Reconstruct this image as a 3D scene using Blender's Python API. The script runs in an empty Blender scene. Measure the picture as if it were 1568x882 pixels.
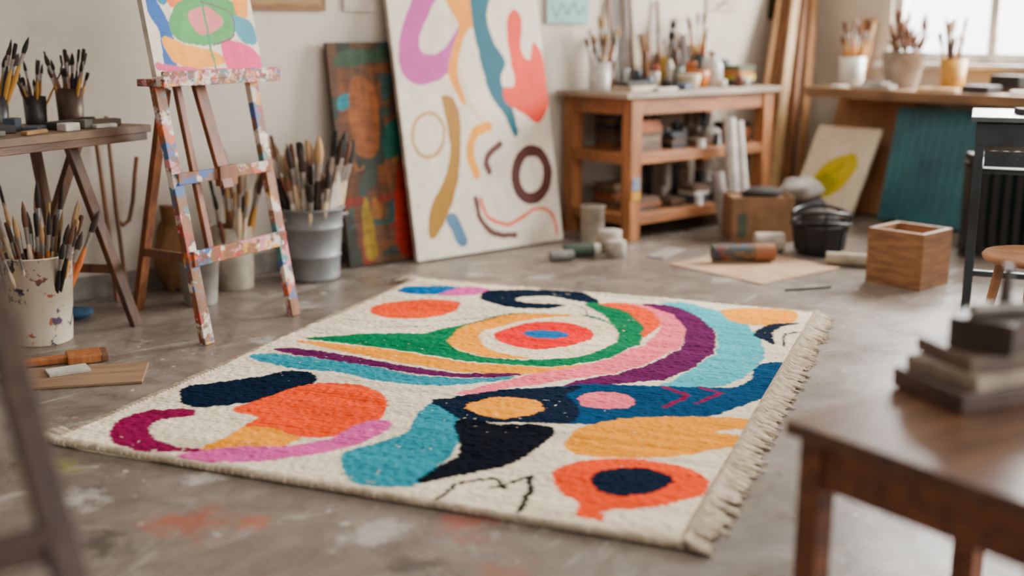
import bpy, math, random
import numpy as np
from mathutils import Vector, Matrix, Euler
random.seed(7); rng=np.random.default_rng(5)

# ---------------------------------------------------------------- colours / materials
def lin(c):
    o=[]
    for x in c[:3]:
        x=x/255.0
        x=x/12.92 if x<=.04045 else ((x+.055)/1.055)**2.4
        o.append(x**1.2)
    return tuple(o)
def vivid(c,k=1.25):
    g=.3*c[0]+.55*c[1]+.15*c[2]
    return tuple(min(255,max(0,g+(x-g)*k)) for x in c)
def L4(c): return (*lin(c),1.0)
MATS={}
def nodes(name):
    m=bpy.data.materials.new(name); m.use_nodes=True
    nt=m.node_tree; b=nt.nodes['Principled BSDF']
    return m,nt,b
def noise(nt,vec,scale,detail=4,rough=.5,dist=0):
    n=nt.nodes.new('ShaderNodeTexNoise'); n.inputs['Scale'].default_value=scale
    n.inputs['Detail'].default_value=detail; n.inputs['Roughness'].default_value=rough
    n.inputs['Distortion'].default_value=dist
    nt.links.new(vec,n.inputs['Vector']); return n.outputs['Fac']
def ramp(nt,fac,stops,interp='LINEAR'):
    r=nt.nodes.new('ShaderNodeValToRGB'); r.color_ramp.interpolation=interp
    e=r.color_ramp.elements
    while len(e)<len(stops): e.new(.5)
    for i,(p,c) in enumerate(stops):
        e[i].position=p; e[i].color=c if len(c)==4 else (*c,1)
    nt.links.new(fac,r.inputs['Fac']); return r.outputs['Color']
def mix(nt,fac,a,b,mode='MIX'):
    m=nt.nodes.new('ShaderNodeMix'); m.data_type='RGBA'; m.blend_type=mode
    for sock,val in ((m.inputs[0],fac),(m.inputs[6],a),(m.inputs[7],b)):
        if isinstance(val,(int,float)): sock.default_value=val
        elif isinstance(val,tuple): sock.default_value=val
        else: nt.links.new(val,sock)
    return m.outputs[2]
def coords(nt,kind='Object',scale=(1,1,1)):
    t=nt.nodes.new('ShaderNodeTexCoord'); mp=nt.nodes.new('ShaderNodeMapping')
    mp.inputs['Scale'].default_value=scale
    nt.links.new(t.outputs[kind],mp.inputs['Vector']); return mp.outputs['Vector']
def bump(nt,b,h,strength=.3,dist=.01):
    n=nt.nodes.new('ShaderNodeBump'); n.inputs['Strength'].default_value=strength; n.inputs['Distance'].default_value=dist
    nt.links.new(h,n.inputs['Height']); nt.links.new(n.outputs['Normal'],b.inputs['Normal'])
def M(name,c,rough=.6,metal=0,c2=None,scale=9,bmp=.15,axis=(1,1,1)):
    if name in MATS: return MATS[name]
    m,nt,b=nodes(name)
    c2=c2 or tuple(x*.78 for x in c)
    v=coords(nt,scale=axis)
    f=noise(nt,v,scale,6,.6)
    col=ramp(nt,f,[(.35,L4(c2)),(.65,L4(c))])
    nt.links.new(col,b.inputs['Base Color'])
    b.inputs['Roughness'].default_value=rough; b.inputs['Metallic'].default_value=metal
    bump(nt,b,noise(nt,v,scale*6,3),bmp,.004)
    MATS[name]=m; return m
def WOOD(name,c,c2,axis=(14,14,1.2),rough=.55,scale=2.5):
    return M(name,vivid(c,1.05),rough,0,vivid(c2,1.05),scale,.25,axis)
PAL=[(222,214,200),(70,116,168),(212,110,66),(226,220,208),(176,64,60),(226,170,76),(214,150,160),(84,146,146),(216,208,196),(130,84,56)]
def SPLAT(name,c,c2,thr=.47,vs=18,metal=0,axis=(1,1,1),pal=PAL,rough=.6,soft=.02):
    if name in MATS: return MATS[name]
    m,nt,b=nodes(name)
    v=coords(nt); va=coords(nt,scale=axis)
    base=ramp(nt,noise(nt,va,3,6,.6),[(.35,L4(c2)),(.65,L4(c))])
    vo=nt.nodes.new('ShaderNodeTexVoronoi'); vo.inputs['Scale'].default_value=vs
    dv=nt.nodes.new('ShaderNodeMixRGB'); dv.blend_type='ADD'; dv.inputs[0].default_value=.16
    nn=nt.nodes.new('ShaderNodeTexNoise'); nn.inputs['Scale'].default_value=vs*.9; nn.inputs['Detail'].default_value=5
    nt.links.new(v,nn.inputs['Vector']); nt.links.new(v,dv.inputs[1]); nt.links.new(nn.outputs['Color'],dv.inputs[2])
    nt.links.new(dv.outputs[0],vo.inputs['Vector'])
    sp=nt.nodes.new('ShaderNodeSeparateColor'); nt.links.new(vo.outputs['Color'],sp.inputs[0])
    pc=ramp(nt,sp.outputs[0],[(i/len(pal),L4(p)) for i,p in enumerate(pal)],'CONSTANT')
    mk=ramp(nt,noise(nt,v,vs*.55,6,.7),[(thr,(0,0,0)),(thr+soft,(.92,.92,.92))])
    nt.links.new(mix(nt,mk,base,pc),b.inputs['Base Color'])
    b.inputs['Roughness'].default_value=rough; b.inputs['Metallic'].default_value=metal
    bump(nt,b,noise(nt,v,40,3),.2,.004)
    MATS[name]=m; return m
def PAINTMAT(name,bs=60,strength=.15,rough=.6):
    m,nt,b=nodes(name)
    a=nt.nodes.new('ShaderNodeAttribute'); a.attribute_name='Col'
    v=coords(nt)
    f=ramp(nt,noise(nt,v,18,6,.65),[(.3,(.86,.86,.86)),(.7,(1.03,1.03,1.03))])
    nt.links.new(mix(nt,1.0,a.outputs['Color'],f,'MULTIPLY'),b.inputs['Base Color'])
    b.inputs['Roughness'].default_value=rough; b.inputs['Specular IOR Level'].default_value=.25
    bump(nt,b,noise(nt,v,bs,4),strength,.004)
    return m

# ---------------------------------------------------------------- mesh builder
class MB:
    def __init__(s): s.v=[];s.f=[];s.m=[];s.sm=[];s.mats=[]
    def mi(s,mat):
        if mat not in s.mats: s.mats.append(mat)
        return s.mats.index(mat)
    def add(s,vs,fs,mat,smooth=False):
        o=len(s.v); s.v+= [tuple(p) for p in vs]; k=s.mi(mat)
        for f in fs: s.f.append([o+i for i in f]); s.m.append(k); s.sm.append(smooth)
    def box(s,c,size,mat,rot=(0,0,0)):
        R=Euler([math.radians(a) for a in rot]).to_matrix(); c=Vector(c)
        x,y,z=[a/2 for a in size]
        vs=[c+R@Vector(p) for p in [(-x,-y,-z),(x,-y,-z),(x,y,-z),(-x,y,-z),(-x,-y,z),(x,-y,z),(x,y,z),(-x,y,z)]]
        s.add(vs,[(0,3,2,1),(4,5,6,7),(0,1,5,4),(1,2,6,5),(2,3,7,6),(3,0,4,7)],mat)
    def beam(s,p1,p2,w,t,mat,side=None):
        p1=Vector(p1);p2=Vector(p2);d=(p2-p1).normalized()
        a=Vector(side) if side else (Vector((0,0,1)) if abs(d.z)<.9 else Vector((1,0,0)))
        a=(a-d*a.dot(d)).normalized(); b=d.cross(a)
        vs=[]
        for p in (p1,p2):
            for i,j in ((-1,-1),(1,-1),(1,1),(-1,1)): vs.append(p+a*(w/2*i)+b*(t/2*j))
        s.add(vs,[(0,3,2,1),(4,5,6,7),(0,1,5,4),(1,2,6,5),(2,3,7,6),(3,0,4,7)],mat)
    def path(s,pts,rs,mat,seg=10,flat=1.0):
        pts=[Vector(p) for p in pts]; n=len(pts)
        if not hasattr(rs,'__len__'): rs=[rs]*n
        vs=[];fs=[]; ref=None
        for i,p in enumerate(pts):
            d=(pts[min(i+1,n-1)]-pts[max(i-1,0)]).normalized()
            if ref is None: ref=Vector((0,0,1)) if abs(d.z)<.9 else Vector((1,0,0))
            a=(ref-d*ref.dot(d)).normalized(); ref=a; b=d.cross(a)
            for k in range(seg):
                t=2*math.pi*k/seg; vs.append(p+a*(rs[i]*math.cos(t)*flat)+b*(rs[i]*math.sin(t)))
        for i in range(n-1):
            for k in range(seg):
                k2=(k+1)%seg; fs.append((i*seg+k,i*seg+k2,(i+1)*seg+k2,(i+1)*seg+k))
        s.add(vs,fs,mat,True)
        s.add([vs[k] for k in range(seg)],[tuple(range(seg))[::-1]],mat); s.add([vs[(n-1)*seg+k] for k in range(seg)],[tuple(range(seg))],mat)
    def lathe(s,c,prof,mat,seg=28,wob=0):
        cx,cy,cz=c; vs=[];fs=[]
        for j,(r,z) in enumerate(prof):
            for k in range(seg):
                t=2*math.pi*k/seg; rr=r*(1+wob*math.sin(3*t+j*.7)+wob*.6*math.sin(5*t-j)); vs.append((cx+rr*math.cos(t),cy+rr*math.sin(t),cz+z))
        for j in range(len(prof)-1):
            for k in range(seg):
                k2=(k+1)%seg; fs.append((j*seg+k,j*seg+k2,(j+1)*seg+k2,(j+1)*seg+k))
        s.add(vs,fs,mat,True)
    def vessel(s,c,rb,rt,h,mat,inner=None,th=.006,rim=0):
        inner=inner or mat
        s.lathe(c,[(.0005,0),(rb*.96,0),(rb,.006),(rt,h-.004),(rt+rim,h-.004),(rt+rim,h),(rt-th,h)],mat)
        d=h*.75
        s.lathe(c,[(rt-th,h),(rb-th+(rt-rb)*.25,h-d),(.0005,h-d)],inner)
    def brush(s,p,d,L,r,hm,bm,fm,flat=False):
        p=Vector(p);d=Vector(d).normalized()
        q=lambda t:p+d*(L*t)
        s.path([q(0),q(.3),q(.5),q(.68)],[r*.4,r*.8,r*.95,r*.5],hm,8)
        s.path([q(.66),q(.80)],[r*.6,r*.8],fm,8)
        if flat: s.path([q(.80),q(.9),q(.985),q(1)],[r*.95,r*1.35,r*1.3,r*.9],bm,8,.5)
        else: s.path([q(.80),q(.86),q(.94),q(1)],[r*.8,r*.95,r*.65,r*.12],bm,8)
    def blob(s,c,rad,mat,n=14,wob=.08,seed=0):
        vs=[];fs=[];rr=random.Random(seed); ph=[rr.uniform(0,6) for _ in range(6)]
        for i in range(n+1):
            a=math.pi*i/n
            for k in range(2*n):
                t=math.pi*k/n
                w=1+wob*(math.sin(3*t+ph[0]+2*a)+math.sin(5*a+ph[1]+t*2)*.7+math.sin(7*t+ph[2])*.3)
                vs.append((c[0]+rad[0]*w*math.sin(a)*math.cos(t),c[1]+rad[1]*w*math.sin(a)*math.sin(t),max(c[2]-rad[2]*.98,c[2]+rad[2]*w*math.cos(a))))
        m2=2*n
        for i in range(n):
            for k in range(m2):
                k2=(k+1)%m2; fs.append((i*m2+k,(i+1)*m2+k,(i+1)*m2+k2,i*m2+k2))
        s.add(vs,fs,mat,True)
    def obj(s,name,loc=(0,0,0),rotz=0,bevel=0,rot=None,parent=None):
        me=bpy.data.meshes.new(name); me.from_pydata(s.v,[],s.f)
        for m in s.mats: me.materials.append(m)
        me.polygons.foreach_set('material_index',s.m); me.polygons.foreach_set('use_smooth',s.sm); me.update()
        o=bpy.data.objects.new(name,me); bpy.context.collection.objects.link(o)
        o.location=loc; o.rotation_euler=rot if rot else (0,0,math.radians(rotz))
        if bevel:
            b=o.modifiers.new('b','BEVEL'); b.width=bevel; b.segments=2; b.limit_method='ANGLE'; b.angle_limit=math.radians(50)
        if parent: o.parent=parent
        return o

# ---------------------------------------------------------------- painted sheets (vertex colour grids)
def homog(src,dst):
    A=[];B=[]
    for (x,y),(u,v) in zip(src,dst):
        A.append([x,y,1,0,0,0,-u*x,-u*y]);B.append(u);A.append([0,0,0,x,y,1,-v*x,-v*y]);B.append(v)
    h=np.linalg.solve(np.array(A,float),np.array(B,float)); Hm=np.append(h,1).reshape(3,3)
    def f(p):
        q=Hm@np.array([p[0],p[1],1.0]); return (q[0]/q[2],q[1]/q[2])
    return f
def smooth(pts,closed=True,n=6):
    P=[np.array(p,float) for p in pts]; N=len(P); out=[]
    rngi=range(N) if closed else range(N-1)
    for i in rngi:
        if closed: a,b,c,d=P[i-1],P[i],P[(i+1)%N],P[(i+2)%N]
        else: a,b,c,d=P[max(i-1,0)],P[i],P[i+1],P[min(i+2,N-1)]
        for k in range(n):
            t=k/n; out.append(.5*((2*b)+(-a+c)*t+(2*a-5*b+4*c-d)*t*t+(-a+3*b-3*c+d)*t**3))
    if not closed: out.append(P[-1])
    return np.array(out)
def paint(Sx,Sy,base,shapes):
    col=np.zeros(Sx.shape+(3,)); col[:]=base
    for sh in shapes:
        kind,pts,c=sh[0],np.array(sh[1]),lin(vivid(sh[2]))
        w=sh[3]/2 if kind=='line' else 0
        lo=pts.min(0)-w-.01; hi=pts.max(0)+w+.01
        box=(Sx>lo[0])&(Sx<hi[0])&(Sy>lo[1])&(Sy<hi[1]); idx=np.nonzero(box)
        if len(idx[0])==0: continue
        x=Sx[idx];y=Sy[idx]
        if kind=='fill':
            ins=np.zeros(len(x),bool)
            for i in range(len(pts)):
                x1,y1=pts[i-1];x2,y2=pts[i]
                if y1==y2: continue
                ins^=((y1>y)!=(y2>y))&(x<(x2-x1)*(y-y1)/(y2-y1)+x1)
        else:
            dmin=np.full(len(x),9.0)
            for i in range(len(pts)-1):
                a=pts[i];b=pts[i+1];d=b-a;l2=max(d@d,1e-9)
                t=np.clip(((x-a[0])*d[0]+(y-a[1])*d[1])/l2,0,1)
                dmin=np.minimum(dmin,np.hypot(x-a[0]-t*d[0],y-a[1]-t*d[1]))
            ins=dmin<w
        col[idx[0][ins],idx[1][ins]]=c
    return col
def grid_mesh(name,X,Y,Z,col,mat):
    ny,nx=X.shape; me=bpy.data.meshes.new(name)
    co=np.stack([X,Y,Z],-1).reshape(-1,3).astype(np.float32)
    me.vertices.add(nx*ny); me.vertices.foreach_set('co',co.ravel())
    i=np.arange((ny-1)*(nx-1)); r=i//(nx-1); c=i%(nx-1); a=r*nx+c
    q=np.stack([a,a+1,a+nx+1,a+nx],-1).astype(np.int32)
    nf=len(q); me.loops.add(nf*4); me.loops.foreach_set('vertex_index',q.ravel())
    me.polygons.add(nf); me.polygons.foreach_set('loop_start',np.arange(0,nf*4,4,dtype=np.int32))
    me.update(calc_edges=True); me.validate()
    at=me.color_attributes.new('Col','FLOAT_COLOR','POINT')
    cc=np.ones((nx*ny,4),np.float32); cc[:,:3]=col.reshape(-1,3); at.data.foreach_set('color',cc.ravel())
    me.polygons.foreach_set('use_smooth',[True]*nf)
    me.materials.append(mat)
    o=bpy.data.objects.new(name,me); bpy.context.collection.objects.link(o); return o
def vnoise(x,y,scale,seed):
    r=np.random.default_rng(seed); g=r.random((128,128))
    xs=x*scale%127;ys=y*scale%127; xi=np.floor(xs).astype(int);yi=np.floor(ys).astype(int)
    fx=xs-xi;fy=ys-yi; fx=fx*fx*(3-2*fx);fy=fy*fy*(3-2*fy)
    return (g[yi,xi]*(1-fx)+g[yi,xi+1]*fx)*(1-fy)+(g[yi+1,xi]*(1-fx)+g[yi+1,xi+1]*fx)*fy

# ---------------------------------------------------------------- room shell
def plane_mat_wall():
    m,nt,b=nodes('plaster_wall'); v=coords(nt)
    f=noise(nt,v,1.3,6,.6)
    c=ramp(nt,f,[(.3,L4((198,189,175))),(.7,L4((218,210,197)))])
    sm=ramp(nt,noise(nt,v,4.5,8,.7,1.5),[(.55,(1,1,1)),(.75,(.86,.84,.81))])
    nt.links.new(mix(nt,1.0,c,sm,'MULTIPLY'),b.inputs['Base Color']); b.inputs['Roughness'].default_value=.85
    bump(nt,b,noise(nt,v,30,5),.12,.01); return m
WALL=plane_mat_wall()
def floor_mat():
    m,nt,b=nodes('stained_concrete'); v=coords(nt)
    c=ramp(nt,noise(nt,v,.9,8,.65,.6),[(.3,L4((120,108,98))),(.5,L4((144,134,124))),(.72,L4((164,155,145)))])
    d=ramp(nt,noise(nt,v,5,10,.75,1.2),[(.32,(.52,.49,.47)),(.6,(1,1,1))])
    c=mix(nt,1.0,c,d,'MULTIPLY')
    mk=ramp(nt,noise(nt,coords(nt,scale=(1,2.2,1)),2.6,10,.8,.8),[(.55,(0,0,0)),(.62,(.6,.6,.6))])
    c=mix(nt,mk,c,L4((188,181,172)))
    mk=ramp(nt,noise(nt,coords(nt,scale=(2.0,1,1)),3.9,10,.8,1.2),[(.58,(0,0,0)),(.63,(.6,.6,.6))])
    c=mix(nt,mk,c,L4((92,80,71)))
    mk=ramp(nt,noise(nt,coords(nt,scale=(1.3,1,2.0)),1.7,10,.82,.4),[(.64,(0,0,0)),(.68,(.5,.5,.5))])
    c=mix(nt,mk,c,L4((168,104,76)))
    for vs,rad,gt,pal in ((5.5,.09,.55,((205,200,192),(70,66,62),(176,88,58),(208,204,196),(84,120,140))),(17,.16,.72,((204,198,190),(60,56,54),(196,190,180),(150,84,60),(204,198,190)))):
        nd_=nt.nodes.new('ShaderNodeTexNoise'); nd_.inputs['Scale'].default_value=30; nt.links.new(v,nd_.inputs['Vector'])
        vm=nt.nodes.new('ShaderNodeVectorMath'); vm.operation='MULTIPLY_ADD'; nt.links.new(nd_.outputs['Color'],vm.inputs[0]); vm.inputs[1].default_value=(.03,.03,0); nt.links.new(v,vm.inputs[2])
        vo=nt.nodes.new('ShaderNodeTexVoronoi'); vo.inputs['Scale'].default_value=vs; nt.links.new(vm.outputs[0],vo.inputs['Vector'])
        sp=nt.nodes.new('ShaderNodeSeparateColor'); nt.links.new(vo.outputs['Color'],sp.inputs[0])
        pc=ramp(nt,sp.outputs[1],[(k,L4(q)) for k,q in zip((0,.4,.6,.72,.9),pal)],'CONSTANT')
        dd=ramp(nt,vo.outputs['Distance'],[(rad*.7,(.8,.8,.8)),(rad,(0,0,0))])
        gate=ramp(nt,sp.outputs[0],[(.0,(0,0,0)),(gt,(1,1,1))],'CONSTANT')
        c=mix(nt,mix(nt,1.0,dd,gate,'MULTIPLY'),c,pc)
    nv=nt.nodes.new('ShaderNodeTexNoise'); nv.inputs['Scale'].default_value=7; nv.inputs['Detail'].default_value=8; nv.inputs['Roughness'].default_value=.8
    nt.links.new(v,nv.inputs['Vector'])
    av=nt.nodes.new('ShaderNodeVectorMath'); av.operation='MULTIPLY_ADD'
    nt.links.new(nv.outputs['Color'],av.inputs[0]); av.inputs[1].default_value=(.5,.5,0); nt.links.new(v,av.inputs[2])
    for (x,y,r,colr) in [(-5.99,-2.60,.12,(170,92,64)),(-5.86,-2.72,.08,(178,98,68)),(-5.80,-2.36,.09,(206,202,194)),(-6.10,-2.02,.06,(140,140,70)),(-6.14,-2.28,.08,(200,195,188)),(-5.45,-3.05,.09,(168,90,76)),(-5.66,-2.95,.09,(196,192,184)),(-5.55,-3.35,.10,(156,104,86)),(-3.6,-3.5,.12,(60,56,54)),(-3.9,-3.8,.18,(200,198,194)),(-4.3,-4.0,.14,(70,64,60)),(-4.0,-4.2,.1,(206,202,196)),(-6.3,-2.9,.12,(196,192,184)),(-5.2,-1.35,.07,(170,96,80)),(-5.0,-1.2,.08,(200,196,188)),(-6.2,-2.6,.10,(66,58,54)),(-5.7,-3.2,.10,(66,60,56)),(-4.6,-.75,.09,(196,190,180)),(-5.9,-1.7,.09,(190,184,176)),(-5.5,-1.6,.05,(80,112,136)),(-3.6,-.75,.08,(190,184,176))]:
        dn=nt.nodes.new('ShaderNodeVectorMath'); dn.operation='DISTANCE'; nt.links.new(av.outputs[0],dn.inputs[0]); dn.inputs[1].default_value=(x+.25,y+.25,0)
        k=ramp(nt,dn.outputs['Value'],[(max(r*.3,.01),(.75,.75,.75)),(r,(0,0,0))]); c=mix(nt,k,c,L4(colr))
    nt.links.new(c,b.inputs['Base Color'])
    rr=ramp(nt,noise(nt,v,3,6,.6),[(.3,(.22,.22,.22)),(.7,(.46,.46,.46))]); nt.links.new(rr,b.inputs['Roughness'])
    bump(nt,b,noise(nt,v,14,8,.7),.14,.01); return m
X0,Y0,ZC=-9.0,-7.5,2.9
s=MB(); s.box(((X0+.3)/2,(Y0+.3)/2,-.05),(-X0+.3,-Y0+.3,.1),floor_mat()); s.obj('floor')
s=MB(); s.box(((X0)/2,.08,ZC/2),(-X0,.16,ZC),WALL); s.obj('wall_back')
CEIL=M('ceiling_paint',(205,202,196),.9)
s=MB(); s.box(((X0+.3)/2,(Y0+.3)/2,ZC+.05),(-X0+.3,-Y0+.3,.1),CEIL); s.obj('ceiling')
WY0,WY1,WZ0,WZ1=-3.6,-.72,.98,2.45
s=MB()
def rw(y0,y1,z0,z1): s.box((.11,(y0+y1)/2,(z0+z1)/2),(.22,y1-y0,z1-z0),WALL)
rw(Y0,WY0,0,ZC); rw(WY1,.16,0,ZC); rw(WY0,WY1,0,WZ0); rw(WY0,WY1,WZ1,ZC); s.obj('wall_right')
BASE=M('baseboard_paint',(168,160,150),.6)
s=MB(); s.box((X0/2,-.009,.05),(-X0,.018,.1),BASE); s.obj('baseboard_back')
s=MB(); s.box((-.009,Y0/2,.05),(.018,-Y0-.04,.1),BASE); s.obj('baseboard_right')
WF=M('window_paint',(222,221,216),.45)
s=MB(); fx=.08
s.box((fx,WY1-.03,(WZ0+WZ1)/2),(.07,.06,WZ1-WZ0),WF); s.box((fx,WY0+.035,(WZ0+WZ1)/2),(.07,.07,WZ1-WZ0),WF)
s.box((fx,(WY0+WY1)/2,WZ0+.035),(.07,WY1-WY0-.14,.07),WF); s.box((fx,(WY0+WY1)/2,WZ1-.035),(.07,WY1-WY0-.14,.07),WF)
for y in (-1.42,-2.15,-2.9): s.box((fx,y,(WZ0+WZ1)/2),(.06,.06,WZ1-WZ0-.14),WF)
s.box((fx,(WY0+WY1)/2,1.95),(.05,WY1-WY0-.14,.04),WF)
s.box((.0,(WY0+WY1)/2,WZ0-.012),(.2,WY1-WY0+.1,.03),WF)
s.obj('window_1',bevel=.004)
# ---------------------------------------------------------------- the rug
W,LL=1.964,2.42; WB=1.885
hr=homog([(85,680),(1075,850),(1285,488),(640,432)],[(0,0),(W,0),(W,LL),(0,LL)])
TEAL=(66,152,166);LTEAL=(102,186,196);NAVY=(16,38,58);DTEAL=(16,78,110);ORG=(228,98,36);YEL=(238,172,44);PNK=(240,136,150);PUR=(106,44,92);GRN=(26,124,90);MAG=(132,32,84);VIO=(212,112,170);RED=(214,36,46);BLU=(28,114,160);BLK=(14,22,34)
def F(pts,c,closed=True): return ('fill',smooth([hr(p) for p in pts]),c)
def Fs(pts,c): return ('fill',np.array([hr(p) for p in pts]),c)
def Ln(pts,c,w): return ('line',smooth([hr(p) for p in pts],False),c,w)
def El(cx,cy,rx,ry,c,tilt=0):
    P=[]
    for k in range(24):
        t=2*math.pi*k/24; P.append((cx+rx*math.cos(t),cy+ry*math.sin(t)+tilt*rx*math.cos(t)))
    return ('fill',np.array([hr(p) for p in P]),c)
CR=(244,231,206)
rs=[
F([(605,453),(640,445),(700,447),(690,453),(665,459),(635,459)],BLU),
F([(690,452),(712,446),(748,450),(738,457),(705,462),(668,460)],VIO),
F([(565,482),(590,471),(640,467),(690,470),(703,478),(680,490),(630,496),(585,493)],ORG),
F([(730,463),(750,453),(800,450),(870,452),(905,460),(916,472),(890,471),(850,463),(805,462),(786,466),(800,472),(850,474),(868,477),(830,482),(780,480),(745,472)],NAVY),
Ln([(800,468),(850,470),(890,480),(900,492)],NAVY,.008),
F([(465,530),(540,522),(620,521),(680,514),(725,500),(780,490),(850,489),(905,492),(935,505),(945,520),(925,492),(893,475),(912,472),(952,480),(985,502),(982,530),(945,552),(885,566),(800,570),(700,564),(620,550),(540,538)],GRN),
F([(686,535),(700,514),(740,498),(800,490),(870,490),(920,500),(945,520),(930,542),(880,556),(800,560),(735,556),(700,548)],CR),
F([(684,535),(700,514),(740,498),(800,490),(875,491),(820,498),(770,506),(735,520),(735,538),(765,551),(810,557),(760,558),(710,550)],YEL),
El(831,523,76,21,RED,-.02),El(832,521,35,8,BLU),
F([(450,534),(540,540),(620,552),(700,566),(800,571),(880,568),(915,566),(850,581),(780,584),(690,579),(600,566),(520,550)],YEL),
F([(415,546),(450,545),(520,555),(600,570),(690,581),(780,583),(790,586),(700,588),(620,582),(540,568),(460,555)],PUR),
F([(378,559),(410,551),(460,556),(540,568),(620,583),(700,589),(780,587),(740,595),(660,600),(580,595),(500,579),(430,571)],TEAL),
F([(918,474),(960,473),(995,484),(1013,505),(985,527),(985,508),(955,485)],ORG),
F([(965,473),(1000,478),(1035,495),(1048,515),(1040,540),(1000,562),(950,578),(880,590),(800,600),(715,613),(695,611),(770,592),(850,576),(920,561),(980,538),(1008,518),(1010,498),(990,482)],PNK),
F([(985,474),(1040,478),(1080,500),(1098,525),(1085,555),(1050,578),(1000,592),(930,600),(840,605),(900,590),(960,577),(1010,560),(1042,540),(1048,513),(1030,492)],PUR),
F([(1010,471),(1060,473),(1120,492),(1160,520),(1172,550),(1150,580),(1100,600),(1000,606),(1050,580),(1088,555),(1100,525),(1078,500),(1040,480)],LTEAL),
F([(1212,568),(1160,571),(1138,598),(1050,603),(900,600),(780,605),(700,615),(652,626),(660,643),(700,655),(780,661),(850,663),(1000,660),(1100,645),(1165,620),(1188,606)],DTEAL),
F([(652,626),(700,615),(780,606),(880,602),(860,615),(880,640),(860,662),(780,661),(700,655),(660,643)],NAVY),
El(765,636,60,18,YEL),El(923,624,46,14,PNK),
Ln([(1012,604),(1045,618)],MAG,.022),Ln([(1045,618),(1012,634)],MAG,.022),Ln([(1070,605),(1100,613)],MAG,.018),Ln([(1100,613),(1062,629)],MAG,.018),
F([(1107,485),(1130,480),(1200,481),(1228,488),(1215,502),(1170,508),(1125,503)],YEL),
F([(1158,520),(1180,506),(1228,503),(1195,513),(1187,525),(1190,538),(1172,530)],NAVY),
Ln([(1206,540),(1205,522),(1235,517)],NAVY,.012),
F([(270,610),(300,597),(370,588),(430,577),(472,580),(472,598),(430,615),(350,628),(290,631)],NAVY),
F([(288,634),(230,636),(185,650),(168,672),(185,692),(230,702),(315,700),(268,692),(232,672),(245,652),(292,644)],MAG),
F([(355,635),(400,618),(460,600),(520,597),(570,609),(584,633),(562,660),(510,677),(440,678),(372,662),(388,650)],ORG),
Fs([(298,698),(345,680),(370,661),(410,665),(452,681),(430,693),(370,700)],YEL),
F([(268,706),(330,697),(420,694),(500,680),(545,657),(587,655),(582,672),(520,696),(450,711),(350,718),(285,716)],VIO),
F([(650,632),(690,650),(700,672),(690,700),(660,725),(635,750),(600,756),(545,753),(520,737),(518,706),(560,690),(610,675),(628,650)],TEAL),
F([(690,656),(760,662),(835,668),(820,690),(790,715),(740,730),(680,741),(633,749),(660,725),(697,700)],BLK),
Ln([(655,776),(690,752),(745,743),(762,757)],BLK,.014),Ln([(740,757),(805,740)],BLK,.016),Ln([(804,741),(800,762),(780,792)],BLK,.018),
F([(855,685),(890,665),(960,653),(1060,650),(1143,656),(1143,668),(1090,674),(1140,684),(1100,700),(1020,711),(930,712),(870,705)],YEL),
F([(835,735),(870,718),(950,713),(1030,725),(1070,748),(1060,772),(1010,788),(940,792),(912,798),(905,810),(868,801),(878,780),(845,762)],ORG),
F([(890,746),(915,731),(970,728),(1008,738),(1015,753),(985,768),(920,769)],NAVY),
Ln([(525,498),(600,501),(680,499),(760,493)],(60,60,66),.007),Ln([(575,509),(640,511),(700,506),(760,495)],(70,66,70),.007),
]
res=.0034
xs=np.linspace(0,WB,int(WB/res));ys=np.linspace(0,LL,int(LL/res)); X,Y=np.meshgrid(xs,ys)
rowi=np.floor(Y/.008); coli=np.floor(X/.008)
jr=rng.random(2000); Sx=X+ (jr[(rowi.astype(int))%2000]-.5)*.010+(vnoise(X,Y,14,3)-.5)*.012
Sy=Y+(jr[(coli.astype(int)+777)%2000]-.5)*.006+(vnoise(X,Y,11,4)-.5)*.012
col=paint(Sx,Sy,lin(CR),rs)
col=.4*col+.15*(np.roll(col,1,0)+np.roll(col,-1,0)+np.roll(col,1,1)+np.roll(col,-1,1))
col*= (1+.12*(jr[(rowi.astype(int)+300)%2000]-.5)+.30*(vnoise(X*.8,Y*6,9,8)-.5)+.22*(vnoise(X,Y,2.5,9)-.5)+.26*(rng.random(X.shape)-.5))[...,None]
fl=(vnoise(X,Y*2,55,12)>.94)&(vnoise(X,Y,5,13)>.68); col[fl]=np.array(lin((222,208,186)))
edge=np.minimum(np.minimum(X,WB-X),np.minimum(Y,LL-Y))
nub=(vnoise(X,Y,62,41)-.5)*.0044+(rng.random(X.shape)-.5)*.0014
Z=.023+.0050*(vnoise(X*.6,Y*4,3.2,21)-.5)*2+.004*(vnoise(X,Y,1.7,22)-.5)*2+.0006*np.sin(Y*2*math.pi/.020+5*vnoise(X,Y,4,77))+nub
Z=Z*np.clip(edge/.012,0,1)**.5+.0005
wv=.006*(vnoise(Y,Y*0+.3,6,31)-.5)
Xd=X-WB/2-.039+wv*2; Yd=Y-LL/2+.006*(vnoise(X,X*0+.7,7,33)-.5)*2
m,nt,b=nodes('rug_wool')
a=nt.nodes.new('ShaderNodeAttribute'); a.attribute_name='Col'; nt.links.new(a.outputs['Color'],b.inputs['Base Color'])
b.inputs['Roughness'].default_value=.95; b.inputs['Specular IOR Level'].default_value=.05
v=coords(nt,scale=(90,130,90)); bump(nt,b,noise(nt,v,1,4,.7),.7,.006)
RUG=grid_mesh('area_rug',Xd,Yd,Z,col,m); RUG.location=(-4.521,-2.130,0); RUG.rotation_euler=(0,0,math.radians(-61.78))
FR=M('fringe_cotton',(230,217,194),.95,0,(184,168,146),30)
s=MB()
y=-LL/2+.004
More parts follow.
